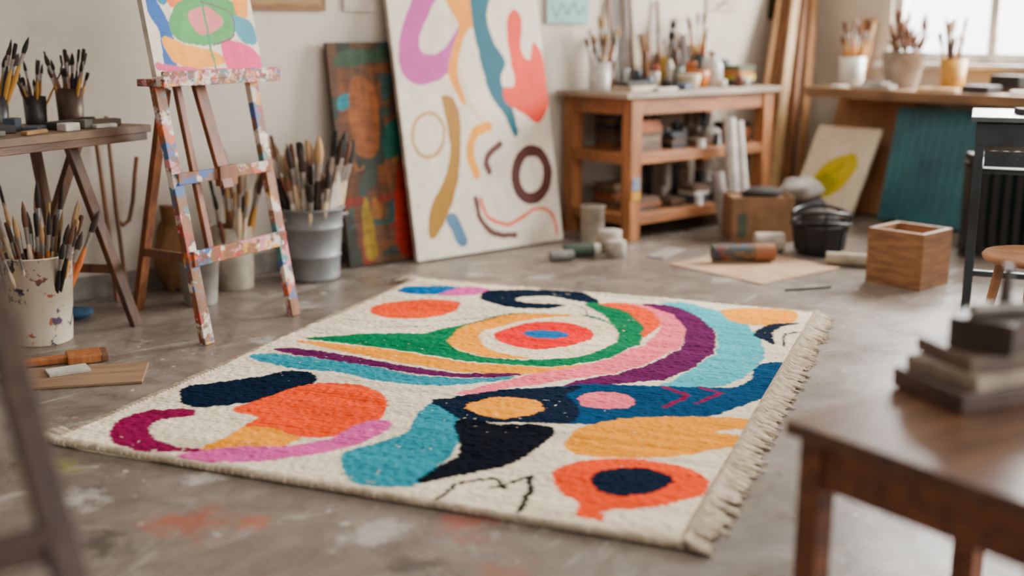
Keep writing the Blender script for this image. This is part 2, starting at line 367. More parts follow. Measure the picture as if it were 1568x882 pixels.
while y<LL/2:
    n=random.uniform(.055,.085); dy=random.uniform(-.02,.02); x0=WB/2-.045; zz=.014
    s.path([(x0,y,zz),(x0+.02,y+dy*.2,zz+.012),(x0+.035,y+dy*.4,zz+.004),(x0+n*.75,y+dy*.8,.014),(x0+n+.012,y+dy,.008)],[.008,.012,.008,.011,.006],FR,7,.8)
    for k in range(2):
        e=random.uniform(-.012,.012); s.path([(x0+.03,y+dy*.4,.011),(x0+n*.8,y+dy+e*.6,.010),(x0+n+random.uniform(.008,.03),y+dy+e*1.6,.004)],[.005,.005,.0025],FR,5)
    y+=random.uniform(.015,.021)
y=-LL/2
while y<LL/2:
    cor=abs(y)>LL/2-.07
    n=random.uniform(.075,.10) if cor else random.uniform(.018,.032); x0=-WB/2-.036; dy=random.uniform(-.015,.015)
    s.path([(x0+.01,y,.014),(x0-n*.4,y+dy*.4,.022 if cor else .013),(x0-n,y+dy,.008)],[.012,.013,.007] if cor else [.009,.010,.006],FR,6)
    y+=.014 if cor else .019
for sy in (-1,1):
    x=-WB/2-.035
    while x<WB/2-.04:
        s.path([(x,sy*(LL/2-.004),.012),(x+.022,sy*(LL/2-.001)+random.uniform(-.002,.002),.012)],[.011,.012],FR,7); x+=.021
fr=s.obj('rug_fringe'); fr.parent=RUG

# ---------------------------------------------------------------- paintings
CM=PAINTMAT('canvas_paint'); CSIDE=M('raw_canvas',(222,212,196),.9)
def canvas(name,w,h,base,shapes,th=.03,res=.004,side=None,streak=0):
    """flat stretched canvas, origin bottom-centre of back, front towards -Y"""
    nx=int(w/res);ny=int(h/res); xs=np.linspace(0,w,nx);ys=np.linspace(0,h,ny);X,Y=np.meshgrid(xs,ys)
    jx=X+(vnoise(X,Y,22,51)-.5)*.008; jy=Y+(vnoise(X,Y,22,52)-.5)*.008
    c=paint(jx,jy,lin(base),shapes)
    c*=(1+.12*(vnoise(X,Y,5,53)-.5)+.12*(vnoise(X*3,Y,14,57)-.5)+streak*(vnoise(X*4,Y,12,54)-.5)+streak*(vnoise(X,Y*5,16,55)-.5))[...,None]
    s=MB(); s.box((0,-th/2+.0005,h/2),(w-.001,th-.001,h-.001),side or CSIDE)
    o=s.obj(name)
    g=grid_mesh(name+'_painted_face',X-w/2,np.full_like(X,-th-.0004),Y,c,CM); g.parent=o
    return o
def lean(o,x,ybase,h,ytop,rotz=0,z0=0.0):
    a=math.asin((ytop-ybase)/h)
    o.rotation_euler=(-a,0,math.radians(rotz)); o.location=(x,ybase,z0+.03*math.sin(a))
cw,chv=1.03,1.40
hc=homog([(632,403),(862,370),(808,0),(572,0)],[(0,0),(cw,0),(cw,chv),(0,chv)])
def cf(p,c): return ('fill',smooth([hc(q) for q in p]),c)
def cl(p,c,w): return ('line',smooth([hc(q) for q in p],False),c,w)
def ring(cx,cy,rx,ry,c,w,a0=0,a1=360):
    return cl([(cx+rx*math.cos(math.radians(a0+(a1-a0)*k/16)),cy+ry*math.sin(math.radians(a0+(a1-a0)*k/16))) for k in range(17)],c,w)
OL=(168,134,62);BR=(112,80,76)
big=canvas('abstract_canvas',cw,1.6,(236,226,208),[
 cf([(593,90),(600,45),(612,10),(622,-20),(660,-20),(640,30),(625,75),(640,92),(665,82),(682,55),(688,50),(687,95),(665,125),(630,137),(603,125)],(192,102,164)),
 cf([(652,-20),(718,-20),(718,35),(698,58),(690,88),(687,120),(702,165),(690,158),(672,122),(676,85),(686,50),(670,20)],(230,166,38)),
 cl([(690,110),(705,160),(735,200)],(222,190,120),.008),
 cf([(700,-20),(736,-10),(730,30),(742,70),(762,100),(756,128),(773,168),(785,205),(779,214),(762,182),(738,150),(725,112),(714,72),(706,30)],(22,104,118)),
 cf([(763,32),(774,22),(786,38),(786,80),(800,98),(805,70),(820,90),(828,130),(831,168),(816,192),(795,182),(764,162),(760,140),(776,135),(770,100),(762,60)],(212,80,30)),
 ring(643,212,25,33,(196,168,122),.022),
 cf([(662,155),(682,158),(693,190),(694,240),(690,290),(674,340),(655,370),(646,355),(650,318),(668,282),(678,240),(672,200)],OL),
 cl([(737,198),(716,208),(709,238),(720,270)],(230,170,50),.055),
 cl([(757,224),(740,240),(735,252),(740,266)],BR,.040),
 ring(808,271,26,37,(92,54,48),.066),
 cl([(720,308),(728,338),(750,360),(785,364)],BR,.036),
 cl([(728,308),(740,335),(775,347),(815,324),(842,330),(852,362)],(214,98,48),.020),
 cl([(684,340),(700,370)],(104,136,156),.080),
 cl([(800,330),(830,322),(848,340)],(214,130,90),.010)])
lean(big,-3.145,-.30,1.6,-.02)
r2=random.Random(3)
dsh=[]
for k in range(90):
    x=r2.uniform(0,.66);y=r2.uniform(0,1.12);c=r2.choice([(112,78,52),(68,76,68),(120,60,42),(82,66,50),(64,84,80),(138,100,56),(100,72,52),(60,62,56)])
    w=r2.uniform(.02,.05);h=r2.uniform(.05,.22)
    if k%3==0: w,h=r2.uniform(.08,.16),r2.uniform(.015,.04)
    dsh.append(('fill',smooth([(x-w,y-h),(x+w*.8,y-h*.7),(x+w,y+h*.6),(x-w*.5,y+h)]),c))
dsh+=[('fill',smooth([(.38,.62),(.6,.66),(.58,.9),(.42,.86)]),(28,84,88)),('fill',smooth([(.30,.06),(.48,.05),(.50,.44),(.36,.5)]),(142,50,36)),('fill',smooth([(.03,.80),(.11,.82),(.12,.88),(.04,.87)]),(46,124,134)),('fill',smooth([(.10,.05),(.17,.05),(.15,.32),(.11,.3)]),(144,122,42)),('fill',smooth([(.05,1.02),(.3,1.04),(.5,1.1),(.1,1.1)]),(70,88,70)),('fill',smooth([(.28,.54),(.40,.58),(.42,.74),(.30,.70)]),(34,88,76)),('fill',smooth([(.10,.60),(.24,.58),(.26,.90),(.12,.95)]),(136,92,56))]
dk=canvas('dark_abstract_painting',.66,1.14,(104,76,52),dsh,.025,.005,M('dark_stretcher',(84,60,40),.7),.5)
lean(dk,-3.68,-.20,1.14,-.03)

# ---------------------------------------------------------------- wall art
def flatart(name,x,z,w,h,base,shapes,frame=None,th=.02):
    o=canvas(name,w,h,base,shapes,th,.006,frame); o.location=(x,-.0005,z); return o
FRW=WOOD('oak_frame',(150,112,70),(112,80,48))
flatart('framed_picture',-4.20,1.29,.44,.5,(150,118,84),[('fill',[(.03,.03),(.41,.03),(.41,.47),(.03,.47)],(168,146,112))],FRW)
flatart('paper_sketch',-3.78,1.29,.18,.3,(208,200,186),[('line',[(.04,.1),(.12,.2)],(150,140,130),.01)],None,.014)
flatart('mint_canvas',-2.32,1.235,.34,.4,(150,190,184),[('line',smooth([(.04,.10),(.08,.04),(.12,.11),(.16,.05),(.21,.12),(.25,.05),(.30,.10)],False),(96,134,132),.014),('line',[(.05,.17),(.28,.16)],(180,206,198),.02)],None)
flatart('small_sketch',-.92,1.32,.30,.3,(196,184,166),[('line',[(.1,.03),(.2,.06)],(120,100,90),.02)],None,.014)
flatart('dark_postcard',-.33,1.27,.2,.26,(70,74,66),[('fill',[(.03,.03),(.17,.03),(.17,.2),(.03,.2)],(92,86,70))],None,.014)

# ---------------------------------------------------------------- brush kit
HANDS=[WOOD('brush_handle_orange',(218,136,64),(180,100,46)),WOOD('brush_handle_cream',(230,214,184),(200,180,150)),M('brush_handle_black',(42,39,38),.3),WOOD('brush_handle_brown',(140,88,56),(104,66,42)),M('brush_handle_white',(228,224,216),.35),WOOD('brush_handle_ochre',(208,162,80),(168,128,58))]
BRI=[M('bristle_black',(50,45,42),.8),M('bristle_tan',(200,164,118),.8),M('bristle_brown',(128,90,64),.8),M('bristle_dark',(76,60,50),.8),M('bristle_cream',(224,208,180),.8)]
FER=M('ferrule_metal',(196,190,182),.35,.7)
def brushes(s,c,r,z,n,L,br,seed,hands=None,bris=None,spread=.28,dx=(0,0)):
    q=random.Random(seed)
    for i in range(n):
        a=q.uniform(0,6.28); rr=r*math.sqrt(q.uniform(.05,1)); l=L*q.uniform(.68,1.12)
        d=Vector((math.cos(a)*spread*rr/r+q.uniform(-.05,.05)+dx[0],math.sin(a)*spread*rr/r+q.uniform(-.05,.05)+dx[1],1))
        p=Vector((c[0]+math.cos(a)*rr*.55,c[1]+math.sin(a)*rr*.55,z))
        s.brush(p,d,l,br*q.uniform(.6,1.35),q.choice(hands or HANDS),q.choice(bris or BRI),FER,q.random()<.45)

# ---------------------------------------------------------------- trestle table on the left
TW=WOOD('dark_table_wood',(128,98,72),(84,62,46),(1.5,16,16)); TL=WOOD('trestle_leg_wood',(118,86,60),(80,56,40))
TT=SPLAT('worn_table_top',(144,118,92),(102,80,62),.62,9)
ZL=.825
s=MB(); s.box((0,0,ZL-.015),(1.4,.5,.03),TT); s.box((0,-.235,ZL-.045),(1.36,.02,.03),TW); s.box((0,.235,ZL-.045),(1.36,.02,.03),TW)
zt=ZL-.035
for sx in (-1,1):
    x=sx*.50
    s.beam((x-.10,-.10,zt),(x+.10,-.19,.0),.045,.028,TL); s.beam((x+.06,.0,zt),(x-.16,.20,.0),.045,.028,TL)
    s.beam((x-.09,.10,zt),(x+.10,.20,.0),.04,.028,TL); s.beam((x,-.16,zt-.015),(x,.2,zt-.015),.03,.06,TL)
    s.beam((x+.035,-.16,.25),(x-.07,.15,.25),.035,.02,TL)
s.obj('trestle_table',(-5.934,-.70,0),23.5,.003)
DK=M('dark_glaze',(68,64,63),.4); BRN=M('brown_tin',(112,90,74),.45,.3)
def pot(name,loc,rb,rt,h,mat,n,L,br,seed,**k):
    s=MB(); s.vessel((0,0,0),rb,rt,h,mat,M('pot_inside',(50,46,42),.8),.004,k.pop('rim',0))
    brushes(s,(0,0),rt*.85,h*.3,n,L,br,seed,**k); return s.obj(name,loc)
dkh=[HANDS[2],HANDS[3],HANDS[5]]
ZL+=.0005
pot('brush_pot',(-5.54,-.33,ZL),.042,.045,.11,DK,15,.22,.008,1,hands=dkh,bris=[BRI[0],BRI[3]],spread=.5)
pot('brush_pot',(-5.41,-.36,ZL),.05,.055,.14,BRN,18,.24,.009,2,hands=dkh,bris=[BRI[0],BRI[3]],spread=.4)
pot('brush_pot',(-5.72,-.42,ZL),.045,.05,.12,DK,14,.30,.009,3,hands=dkh,bris=[BRI[0],BRI[3]],spread=.4)
s=MB()
GR=M('grey_block',(130,122,112),.7);DB=M('charcoal_block',(66,62,59),.7);CL=M('off_white_cloth',(212,206,194),.9);SL=M('slate_blue',(76,90,102),.6)
for (x,y,a,b,h,rz,mt) in [(.40,-.10,.16,.07,.03,10,DB),(.56,-.13,.13,.06,.028,-20,M('umber_block',(104,80,62),.7)),(.25,-.10,.1,.06,.02,30,SL),(.10,-.05,.15,.08,.03,-10,DB),(.63,.02,.07,.05,.025,50,DB),(0.0,-.14,.12,.07,.02,5,GR),(.33,-.19,.07,.05,.03,0,CL),(.50,-.20,.10,.03,.015,-5,CL),(.17,-.19,.12,.03,.015,12,M('tan_stick',(186,146,100),.7)),(.44,-.16,.04,.04,.035,0,GR),(.22,-.02,.05,.05,.05,20,SL),(-.1,-.1,.1,.1,.04,0,DB)]:
    s.box((x,y,h/2),(a,b,h),mt,(0,0,rz))
s.obj('art_supply_clutter',(-5.934,-.70,ZL),23.5,.004)
s=MB(); CN=WOOD('cane_wood',(138,98,62),(96,66,44))
s.path([(0,0,0),(.0,.05,.4),(0,.12,.82)],.011,CN); s.path([(.05,0,0),(.05,.06,.4),(.06,.12,.82)],.010,CN)
s.path([(.05,.06,.36),(.08,.07,.33),(.11,.07,.35),(.13,.06,.44),(.14,.04,.56),(.15,.03,.64)],.010,CN)
s.obj('leaning_canes',(-5.20,-.15,0))

# ---------------------------------------------------------------- easel
SPL=SPLAT('paint_splattered_wood',(158,112,72),(118,82,52),.46,17,axis=(8,8,1),soft=.05)
SPT=SPLAT('paint_crusted_tray',(160,118,84),(112,76,50),.42,30,axis=(8,8,1),soft=.05)
EW=WOOD('easel_brown_wood',(150,98,62),(104,68,42))
EF=math.radians(21.2); fdir=Vector((math.cos(EF),math.sin(EF),0)); nd=Vector((-math.sin(EF),math.cos(EF),0))
s=MB()
Lg=.526; ly=.18
leg=lambda x,z,dy=0:(x,ly*z/1.0+dy,z)
for x in (0,Lg): s.beam((x,0,0),leg(x,1.0),.052,.03,SPL,(1,0,0))
s.box((.26,.14,1.005),(.66,.14,.028),SPT); s.box((.26,.075,1.03),(.66,.015,.035),SPT)
s.beam(leg(-.01,.64,-.02),leg(Lg+.01,.64,-.02),.045,.02,SPL,(0,0,1))
s.beam(leg(-.01,.335,-.02),leg(Lg+.01,.335,-.02),.06,.02,SPL,(0,0,1))
s.beam(leg(.235,.58,-.035),leg(.235,1.0,.02),.06,.022,EW,(1,0,0)); s.box((.25,.085,.63),(.10,.03,.08),EW)
s.beam(leg(.13,.32,.02),leg(.13,1.0,.03),.03,.022,EW,(1,0,0)); 
s.beam(leg(.26,1.0,.045),leg(.26,1.5,.045),.05,.02,EW,(1,0,0))
s.beam((.27,.66,0),(.10,.24,.97),.045,.028,EW,(1,0,0)); s.beam((.02,.09,.33),(.22,.54,.28),.035,.02,EW,(0,0,1))
s.obj('artist_easel',(-5.21,-1.09,0),21.2,.003)
ew,eh=.60,.62
he=homog([(232,105),(390,97),(378,0),(200,0)],[(0,0),(ew,0),(ew,.37),(0,.37)])
ef=lambda p,c:('fill',smooth([he(q) for q in p]),c)
el=lambda p,c,w:('line',smooth([he(q) for q in p],False),c,w)
ec=canvas('easel_canvas',ew,eh,(236,226,206),[
 ef([(205,0),(260,-10),(250,20),(240,30),(215,15)],(60,140,160)), ef([(215,18),(235,30),(255,60),(262,95),(245,95),(235,60),(218,40)],(44,104,160)),
 ef([(240,-10),(275,-10),(270,15),(285,30),(250,30)],(232,136,56)), ef([(270,-10),(345,-10),(330,12),(290,20)],(238,180,54)),
 ef([(262,30),(300,18),(345,20),(362,45),(330,70),(270,70),(250,52)],(100,162,106)), ef([(280,40),(310,30),(335,48),(300,62)],(216,144,144)),
 ef([(240,65),(275,72),(320,78),(335,90),(290,96),(255,88)],(238,176,46)), ef([(330,68),(368,70),(388,82),(390,105),(345,105)],(218,78,130)),
 ef([(345,0),(372,-5),(376,30),(362,50),(352,25)],(236,168,40)), ef([(350,40),(378,45),(384,68),(360,66)],(88,152,164)),
 el([(285,-5),(300,20),(310,60),(320,100)],(70,150,110),.012), el([(300,25),(345,35),(350,60),(318,72)],(110,96,90),.006), el([(235,95),(300,100),(345,98)],(206,100,140),.03)],.025,.004,None,.12)
a=math.atan(.18)
ec.rotation_euler=(-a,0,EF); ec.location=Vector((-5.21,-1.09,1.022))+fdir*.285+nd*.185

# ---------------------------------------------------------------- buckets and containers on the floor
WHB=SPLAT('splattered_white_plastic',(236,224,202),(222,210,188),.52,15,pal=[(40,50,90),(228,216,196),(190,110,70),(228,216,196),(60,60,80),(228,216,196),(150,80,80),(218,172,110),(230,220,200),(90,60,110),(228,216,196)],soft=.03)
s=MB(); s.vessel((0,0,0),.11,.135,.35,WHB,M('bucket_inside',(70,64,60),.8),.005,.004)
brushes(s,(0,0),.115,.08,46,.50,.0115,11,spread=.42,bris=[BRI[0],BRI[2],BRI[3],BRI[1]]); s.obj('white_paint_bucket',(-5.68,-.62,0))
GAL=SPLAT('galvanised_steel',(166,168,168),(126,130,132),.60,9,metal=.35,pal=[(190,190,186),(106,114,122),(206,204,198),(130,148,156)],rough=.5,soft=.1)
s=MB(); s.lathe((0,0,0),[(.0005,.012),(.120,.012),(.125,0),(.128,.02),(.134,.12),(.139,.124),(.134,.13),(.147,.26),(.152,.264),(.147,.27),(.155,.35),(.162,.352),(.162,.36),(.152,.36),(.125,.06),(.0005,.06)],GAL)
for sg in (-1,1): s.path([(sg*.155,-.03,.31),(sg*.19,-.02,.31),(sg*.195,.02,.29),(sg*.158,.03,.29)],.006,GAL,8)
brushes(s,(0,0),.13,.09,36,.60,.019,21,hands=[HANDS[1],HANDS[4],HANDS[0],HANDS[3],HANDS[2]],bris=[BRI[1],BRI[2],BRI[4],BRI[3],BRI[0]],spread=.28)
s.obj('galvanised_bucket',(-4.27,-.30,0))
s=MB(); s.vessel((0,0,0),.085,.10,.30,M('cream_crock',(196,186,168),.6),None,.006)
brushes(s,(0,0),.085,.08,18,.52,.014,31,hands=[HANDS[1],HANDS[3],HANDS[5]],spread=.3); s.obj('brush_crock',(-4.66,-.24,0))
s=MB(); s.vessel((0,0,0),.07,.09,.22,M('grey_plastic',(182,176,168),.5),None,.005,.004); s.obj('small_pail',(-4.93,-.44,0))
s=MB(); BU=M('burlap',(144,106,66),.95); s.blob((0,0,.17),(.10,.08,.18),BU,wob=.06,seed=2); s.path([(0,0,.32),(.01,0,.40)],[.05,.07],BU); s.obj('burlap_sack',(-4.90,-.12,0))

# ---------------------------------------------------------------- workbench
BW=WOOD('workbench_wood',(184,130,86),(138,95,62),(1.5,14,14)); BL=WOOD('workbench_leg',(192,136,90),(144,100,64),(14,14,1.5)); BT=SPLAT('workbench_top',(182,168,152),(146,128,110),.66,12)
ZT=.85
s=MB(); x0,x1,y0,y1=-2.38,-1.10,-.62,-.05; cx=(x0+x1)/2
s.box((cx,(y0+y1)/2,ZT-.015),(x1-x0+.10,y1-y0+.03,.03),BT); 
for x in (x0+.045,x1-.045):
    for y in (y0+.04,y1-.04): s.box((x,y,ZT/2-.015),(.085,.075,ZT-.03),BL)
for y in (y0+.03,y1-.03): s.box((cx,y,ZT-.08),(x1-x0-.17,.03,.09),BW)
for x in (x0+.03,x1-.03): s.box((x,(y0+y1)/2,ZT-.08),(.03,y1-y0-.15,.09),BW)
for z in (.49,.14):
    s.box((cx,(y0+y1)/2,z),(x1-x0-.01,y1-y0-.03,.025),BW); s.box((cx,y0+.02,z-.02),(x1-x0-.17,.025,.05),BW); s.box((x0+.02,(y0+y1)/2,z-.02),(.025,y1-y0-.15,.05),BW)
s.box((x0+.045,y0-.0,.33),(.06,.004,.08),M('blue_paint_patch',(150,160,180),.6)); s.box((x0+.045,y0-.0,.27),(.07,.004,.06),M('yellow_paint_patch',(224,170,50),.6))
bench=s.obj('wooden_workbench',bevel=.004)
ZT+=.0005
def cyl(s,c,r,h,mat,r2=None): s.lathe(c,[(.0005,0),(r,0),((r2 or r),h*.97),((r2 or r)*.95,h),(.0005,h)],mat,20)
def bottle(s,c,r,h,mat,cap):
    s.lathe(c,[(.0005,0),(r,0),(r,h*.6),(r*.75,h*.72),(r*.35,h*.8),(r*.35,h*.86),(.0005,h*.86)],mat,20); cyl(s,(c[0],c[1],c[2]+h*.86),r*.42,h*.14,cap)
WHT=M('white_ceramic',(228,224,216),.35)
pot('white_brush_cup',(-2.27,-.24,ZT),.062,.066,.16,WHT,10,.27,.010,41,spread=.25)
pot('brush_jar',(-2.10,-.13,ZT),.05,.055,.16,M('amber_jar',(130,94,58),.3),12,.36,.011,42,spread=.3)
pot('brush_jar',(-1.58,-.14,ZT),.05,.05,.18,M('yellow_tin',(206,166,50),.4),10,.34,.011,43,spread=.2)
pot('brush_jar',(-1.29,-.15,ZT),.045,.05,.2,M('dark_jar',(66,70,74),.3),10,.36,.011,44,spread=.25)
s=MB(); bottle(s,(0,0,0),.066,.22,WHT,M('bottle_cap',(206,196,176),.5)); s.obj('white_bottle',(-1.40,-.36,ZT))
s=MB(); cyl(s,(0,0,0),.058,.10,M('orange_pot',(216,130,40),.4),.076); s.obj('orange_bowl',(-1.56,-.38,ZT))
s=MB(); cyl(s,(0,0,0),.055,.085,M('cream_bowl',(220,204,176),.5),.075); s.obj('cream_bowl',(-1.73,-.46,ZT))
s=MB(); q=random.Random(77)
TC=[(206,206,202),(64,74,84),(140,98,66),(206,166,56),(76,106,126),(176,70,50),(214,206,190),(100,76,60),(56,56,60),(150,120,80),(96,120,96)]
for i in range(9):
    x=.00+i*.055+q.uniform(-.008,.008); yy=q.choice([0,.05]); h=q.uniform(.09,.24); r=q.uniform(.020,.026)
    mt=M('tin_colour%d'%(i%11),TC[i%11],.4)
    if q.random()<.5: bottle(s,(x,yy,0),r,h,mt,M('bottle_cap_dark',(56,52,50),.5))
    else: cyl(s,(x,yy,0),r,h,mt)
s.obj('paint_bottles',(-2.02,-.26,ZT)) 
s=MB(); 
for i,(x,y,r,h) in enumerate([(-2.00,-.38,.03,.07),(-1.93,-.36,.034,.10),(-1.86,-.40,.03,.06),(-1.64,-.30,.03,.12),(-1.47,-.25,.034,.15),(-1.25,-.50,.03,.05),(-1.33,-.52,.025,.07),(-1.10,-.22,.032,.16),(-1.47,-.50,.03,.045)]):
    cyl(s,(x,y,0),r,h,M('pigment_jar%d'%i,[(66,90,120),(200,190,170),(60,56,54),(150,160,150),(196,120,60),(206,196,180),(120,70,50),(160,170,176),(214,206,196)][i],.4))
s.obj('pigment_jars',(0,0,ZT))
s=MB(); 
for (x,y,a,b,z,h,rz,mt) in [(0,0,.24,.14,0,.03,8,M('cream_book',(212,196,166),.7)),(0,0,.2,.12,.03,.025,-5,M('dark_book',(76,72,70),.6)),(.31,-.10,.12,.08,0,.035,20,M('blue_book',(76,92,114),.6)),(.12,-.13,.18,.05,0,.02,4,CL)]:
    s.box((x,y,z+h/2),(a,b,h),mt,(0,0,rz))
s.obj('bench_top_books',(-2.18,-.44,ZT),0,.003) 
s=MB()
for i,(h,c) in enumerate([(.035,(76,76,86)),(.03,(208,196,60)),(.03,(196,120,50)),(.03,(90,110,70))]): s.box((.01*(i%2),0,sum([.035,.03,.03,.03,.03][:i])+h/2),(.15,.16,h),M('stack_book%d'%i,c,.6),(0,0,4*(i%3)-4))
s.obj('stacked_sketchbooks',(-1.17,-.37,ZT),0,.002)
s=MB(); q=random.Random(19)
BM=[M('offcut_walnut',(104,78,58),.7),M('offcut_oak',(168,124,84),.7),M('offcut_grey',(116,110,102),.7),M('offcut_cream',(204,190,166),.8),M('offcut_rust',(150,88,58),.7)]
x=-1.98
while x<-1.10:
    w=q.choice([.018,.022,.03,.05,.07]); h=q.uniform(.18,.34) if w>.04 else q.uniform(.28,.60)
    mt=q.choice(BM)
    if w<.025: s.path([(x,-.07,0),(x+q.uniform(-.015,.015),-.022,h)],w*.5,mt,8)
    else: s.beam((x,-.075,.002),(x+q.uniform(-.01,.01),-.02,h),w,.012,mt,(1,0,0))
    x+=w+q.uniform(.006,.03)
s.obj('leaning_offcuts',(0,0,ZT),0,.001)
s=MB(); q=random.Random(12); CS=[(214,206,192),(156,134,108),(104,90,78),(72,78,86),(190,152,110),(126,102,82),(220,214,204),(82,72,66),(176,112,70)]
def stack(x,y,z,w,d,n):
    for i in range(n):
        h=q.uniform(.018,.035); s.box((x+q.uniform(-.01,.01),y,z+h/2),(w*q.uniform(.85,1),d*q.uniform(.85,1),h),M('shelf_item%d'%q.randrange(9),q.choice(CS),.7),(0,0,q.uniform(-8,8))); z+=h+.0005
for z in (.503,.153):
    hi=z>.3
    stack(-2.13,-.46,z,.2,.16,6 if hi else 3); stack(-2.10,-.22,z,.2,.18,8 if hi else 5); stack(-1.88,-.47,z,.14,.14,4 if hi else 2)
    stack(-1.66,-.47,z,.16,.14,2 if hi else 4); stack(-1.30,-.45,z,.18,.18,4 if hi else 2)
    for k in range(13):
        x=-1.92+k*.062; r=q.uniform(.022,.034); cyl(s,(x,-.20+q.choice([-.06,0,.06]),z),r,q.uniform(.10,.24),M('shelf_jar%d'%(k%9),q.choice(CS+[(50,50,54),(50,50,54),(44,46,50)]),.4))
    for k in range(7): cyl(s,(-1.78+k*.075,-.55 if k%2 else -.33,z),.024,q.uniform(.04,.12),M('shelf_pot%d'%(k%4),[(206,196,184),(220,214,206),(110,90,70),(62,62,66)][k%4],.4))
    s.blob((-1.48,-.44,z+.05),(.07,.06,.055),CL if hi else DB,wob=.07,seed=int(z*10))
s.obj('shelf_supplies',bevel=.002)

# ---------------------------------------------------------------- floor things in the middle
s=MB(); CYW=M('chalky_can',(204,194,178),.6); s.vessel((0,0,0),.066,.068,.22,CYW,None,.005,.003); s.obj('tall_can',(-2.56,-.50,0))
s=MB(); cyl(s,(0,0,0),.068,.12,CYW); s.obj('plaster_pot',(-2.66,-.74,0))
s=MB(); cyl(s,(0,0,0),.055,.09,M('plaster',(200,190,176),.8)); s.obj('plaster_pot',(-2.74,-.87,0))
s=MB(); s.path([(0,0,.04),(.14,-.08,.04)],.038,M('paint_tube_green',(80,94,80),.5),14); s.path([(.14,-.08,.04),(.17,-.097,.04)],.03,CL,12); s.path([(-.02,-.09,.03),(-.14,-.04,.03)],.028,M('paint_tube_grey',(150,150,146),.4),12); s.obj('paint_tubes',(-2.96,-.70,0))
s=MB(); s.box((0,0,.004),(.3,.1,.006),M('scrap_grey',(168,160,150),.8),(0,0,20)); s.obj('scrap_paper',(-2.46,-.98,0))
CB=M('cardboard',(160,124,92),.85,0,(136,104,76))
def openbox(w,d,h,mat,th=.012):
    s=MB(); s.box((0,0,th/2),(w,d,th),mat)
    for sg in (-1,1):
        s.box((0,sg*(d/2-th/2),h/2+th/2),(w,th,h-th),mat); s.box((sg*(w/2-th/2),0,h/2+th/2),(th,d-2*th,h-th),mat)
    return s
s=openbox(.36,.26,.26,CB,.006)
s.box((0,.02,.235),(.34,.21,.006),CB,(4,0,0)); s.blob((.02,0,.27),(.12,.08,.035),M('dark_rag',(72,66,62),.95),wob=.08,seed=14)
s.box((-.12,-.1311,.10),(.05,.002,.14),M('box_paint_green',(102,114,98),.7)); s.box((-.02,-.1311,.13),(.04,.002,.10),M('box_paint_ochre',(172,138,88),.7))
s.obj('cardboard_box',(-1.70,-1.00,0),-38,.002)
s=MB(); s.blob((0,0,.11),(.17,.13,.115),M('dark_sack',(64,60,58),.9),wob=.05,seed=6); s.blob((-.04,.02,.25),(.17,.11,.07),M('grey_cloth',(160,152,143),.95),wob=.08,seed=4); s.obj('rag_bundle',(-1.24,-1.00,0))
BK=M('black_metal',(44,43,43),.4,.3); BKP=M('black_canvas',(54,52,50),.85)
s=MB(); s.lathe((0,0,0),[(.0005,.0),(.115,0),(.13,.05),(.145,.14),(.15,.16),(.13,.165),(.12,.13),(.0005,.12)],BKP,26,.01)
for zz,rr in ((.18,.158),(.235,.15)):
    s.path([(rr*math.cos(t*math.pi/12),rr*math.sin(t*math.pi/12),zz+.012*math.sin(t*math.pi/6)) for t in range(25)],.010,BK,8)
for k in range(8):
    t=k*math.pi/4; s.path([(.13*math.cos(t),.13*math.sin(t),.02),(.158*math.cos(t),.158*math.sin(t),.235)],.006,BK,6)
s.blob((.0,.0,.19),(.11,.10,.06),M('charcoal_rag',(78,72,68),.95),wob=.08,seed=24)
s.obj('black_wire_basket',(-1.82,-1.52,0))
WC=SPLAT('crate_wood',(172,128,86),(130,92,62),.68,14,axis=(2,2,12)); 
s=openbox(.27,.29,.27,WC,.022); s.obj('wooden_crate',(-2.11,-2.23,0),2,.002)
s=MB(); s.box((0,0,.003),(.62,.62,.005),M('kraft_sheet',(198,168,140),.9,0,(170,140,112),5)); s.obj('kraft_paper_sheet',(-2.37,-1.51,0),-2)
ROLL=SPLAT('painted_roll',(110,96,76),(76,80,80),.45,20,pal=[(60,90,110),(140,60,50),(90,100,60),(60,60,70),(150,110,60)])
s=MB(); s.path([(-.14,.10,.05),(.04,-.03,.05)],.045,ROLL,18); s.path([(.04,-.03,.05),(.13,-.09,.05)],[.046,.046],M('roll_end',(170,118,80),.8),18); s.obj('paint_roller_sleeve',(-2.34,-1.42,.006))
s=MB(); s.path([(-.05,.04,.055),(.07,-.06,.055)],.055,CYW,18); s.obj('plaster_tin',(-2.00,-1.30,0))
s=MB(); s.path([(-.08,.12,.035),(.06,-.12,.035)],.034,M('pale_log',(206,194,172),.85),14); s.obj('pale_roll',(-1.96,-1.84,0))
s=MB(); s.path([(-.1,.05,.006),(.12,-.05,.006)],[.005,.005],DB,6); s.obj('charcoal_stick',(-2.62,-2.02,0))
s=MB(); RW=M('rolled_canvas',(220,214,206),.8)
s.path([(0,-.06,0),(-.02,.01,.68)],[.036,.036],RW,16); s.path([(.08,-.08,0),(.05,.0,.66)],[.032,.032],RW,16); s.path([(-.08,-.05,0),(-.11,.01,.36)],[.04,.04],M('rolled_canvas_grey',(176,168,160),.8),16)
s.obj('rolled_canvases',(-1.60,-.70,0))
s=MB()
LW=[WOOD('pine_plank',(200,158,114),(162,122,82)),WOOD('oak_plank',(156,112,74),(118,82,54)),WOOD('pale_plank',(214,184,144),(178,148,110)),WOOD('walnut_plank',(126,90,62),(94,66,46))]
for i in range(9):
    bx=-.90+i*.052; by=-.30-.05*(i%3); ty=-.06-.035*(i%3); tx=-.27+i*.028
    s.beam((bx,by,.005),(tx,ty,1.78+.05*(i%4)),.045 if i%2 else .07,.022,LW[i%4],(1,0,0))
s.obj('lumber_planks')
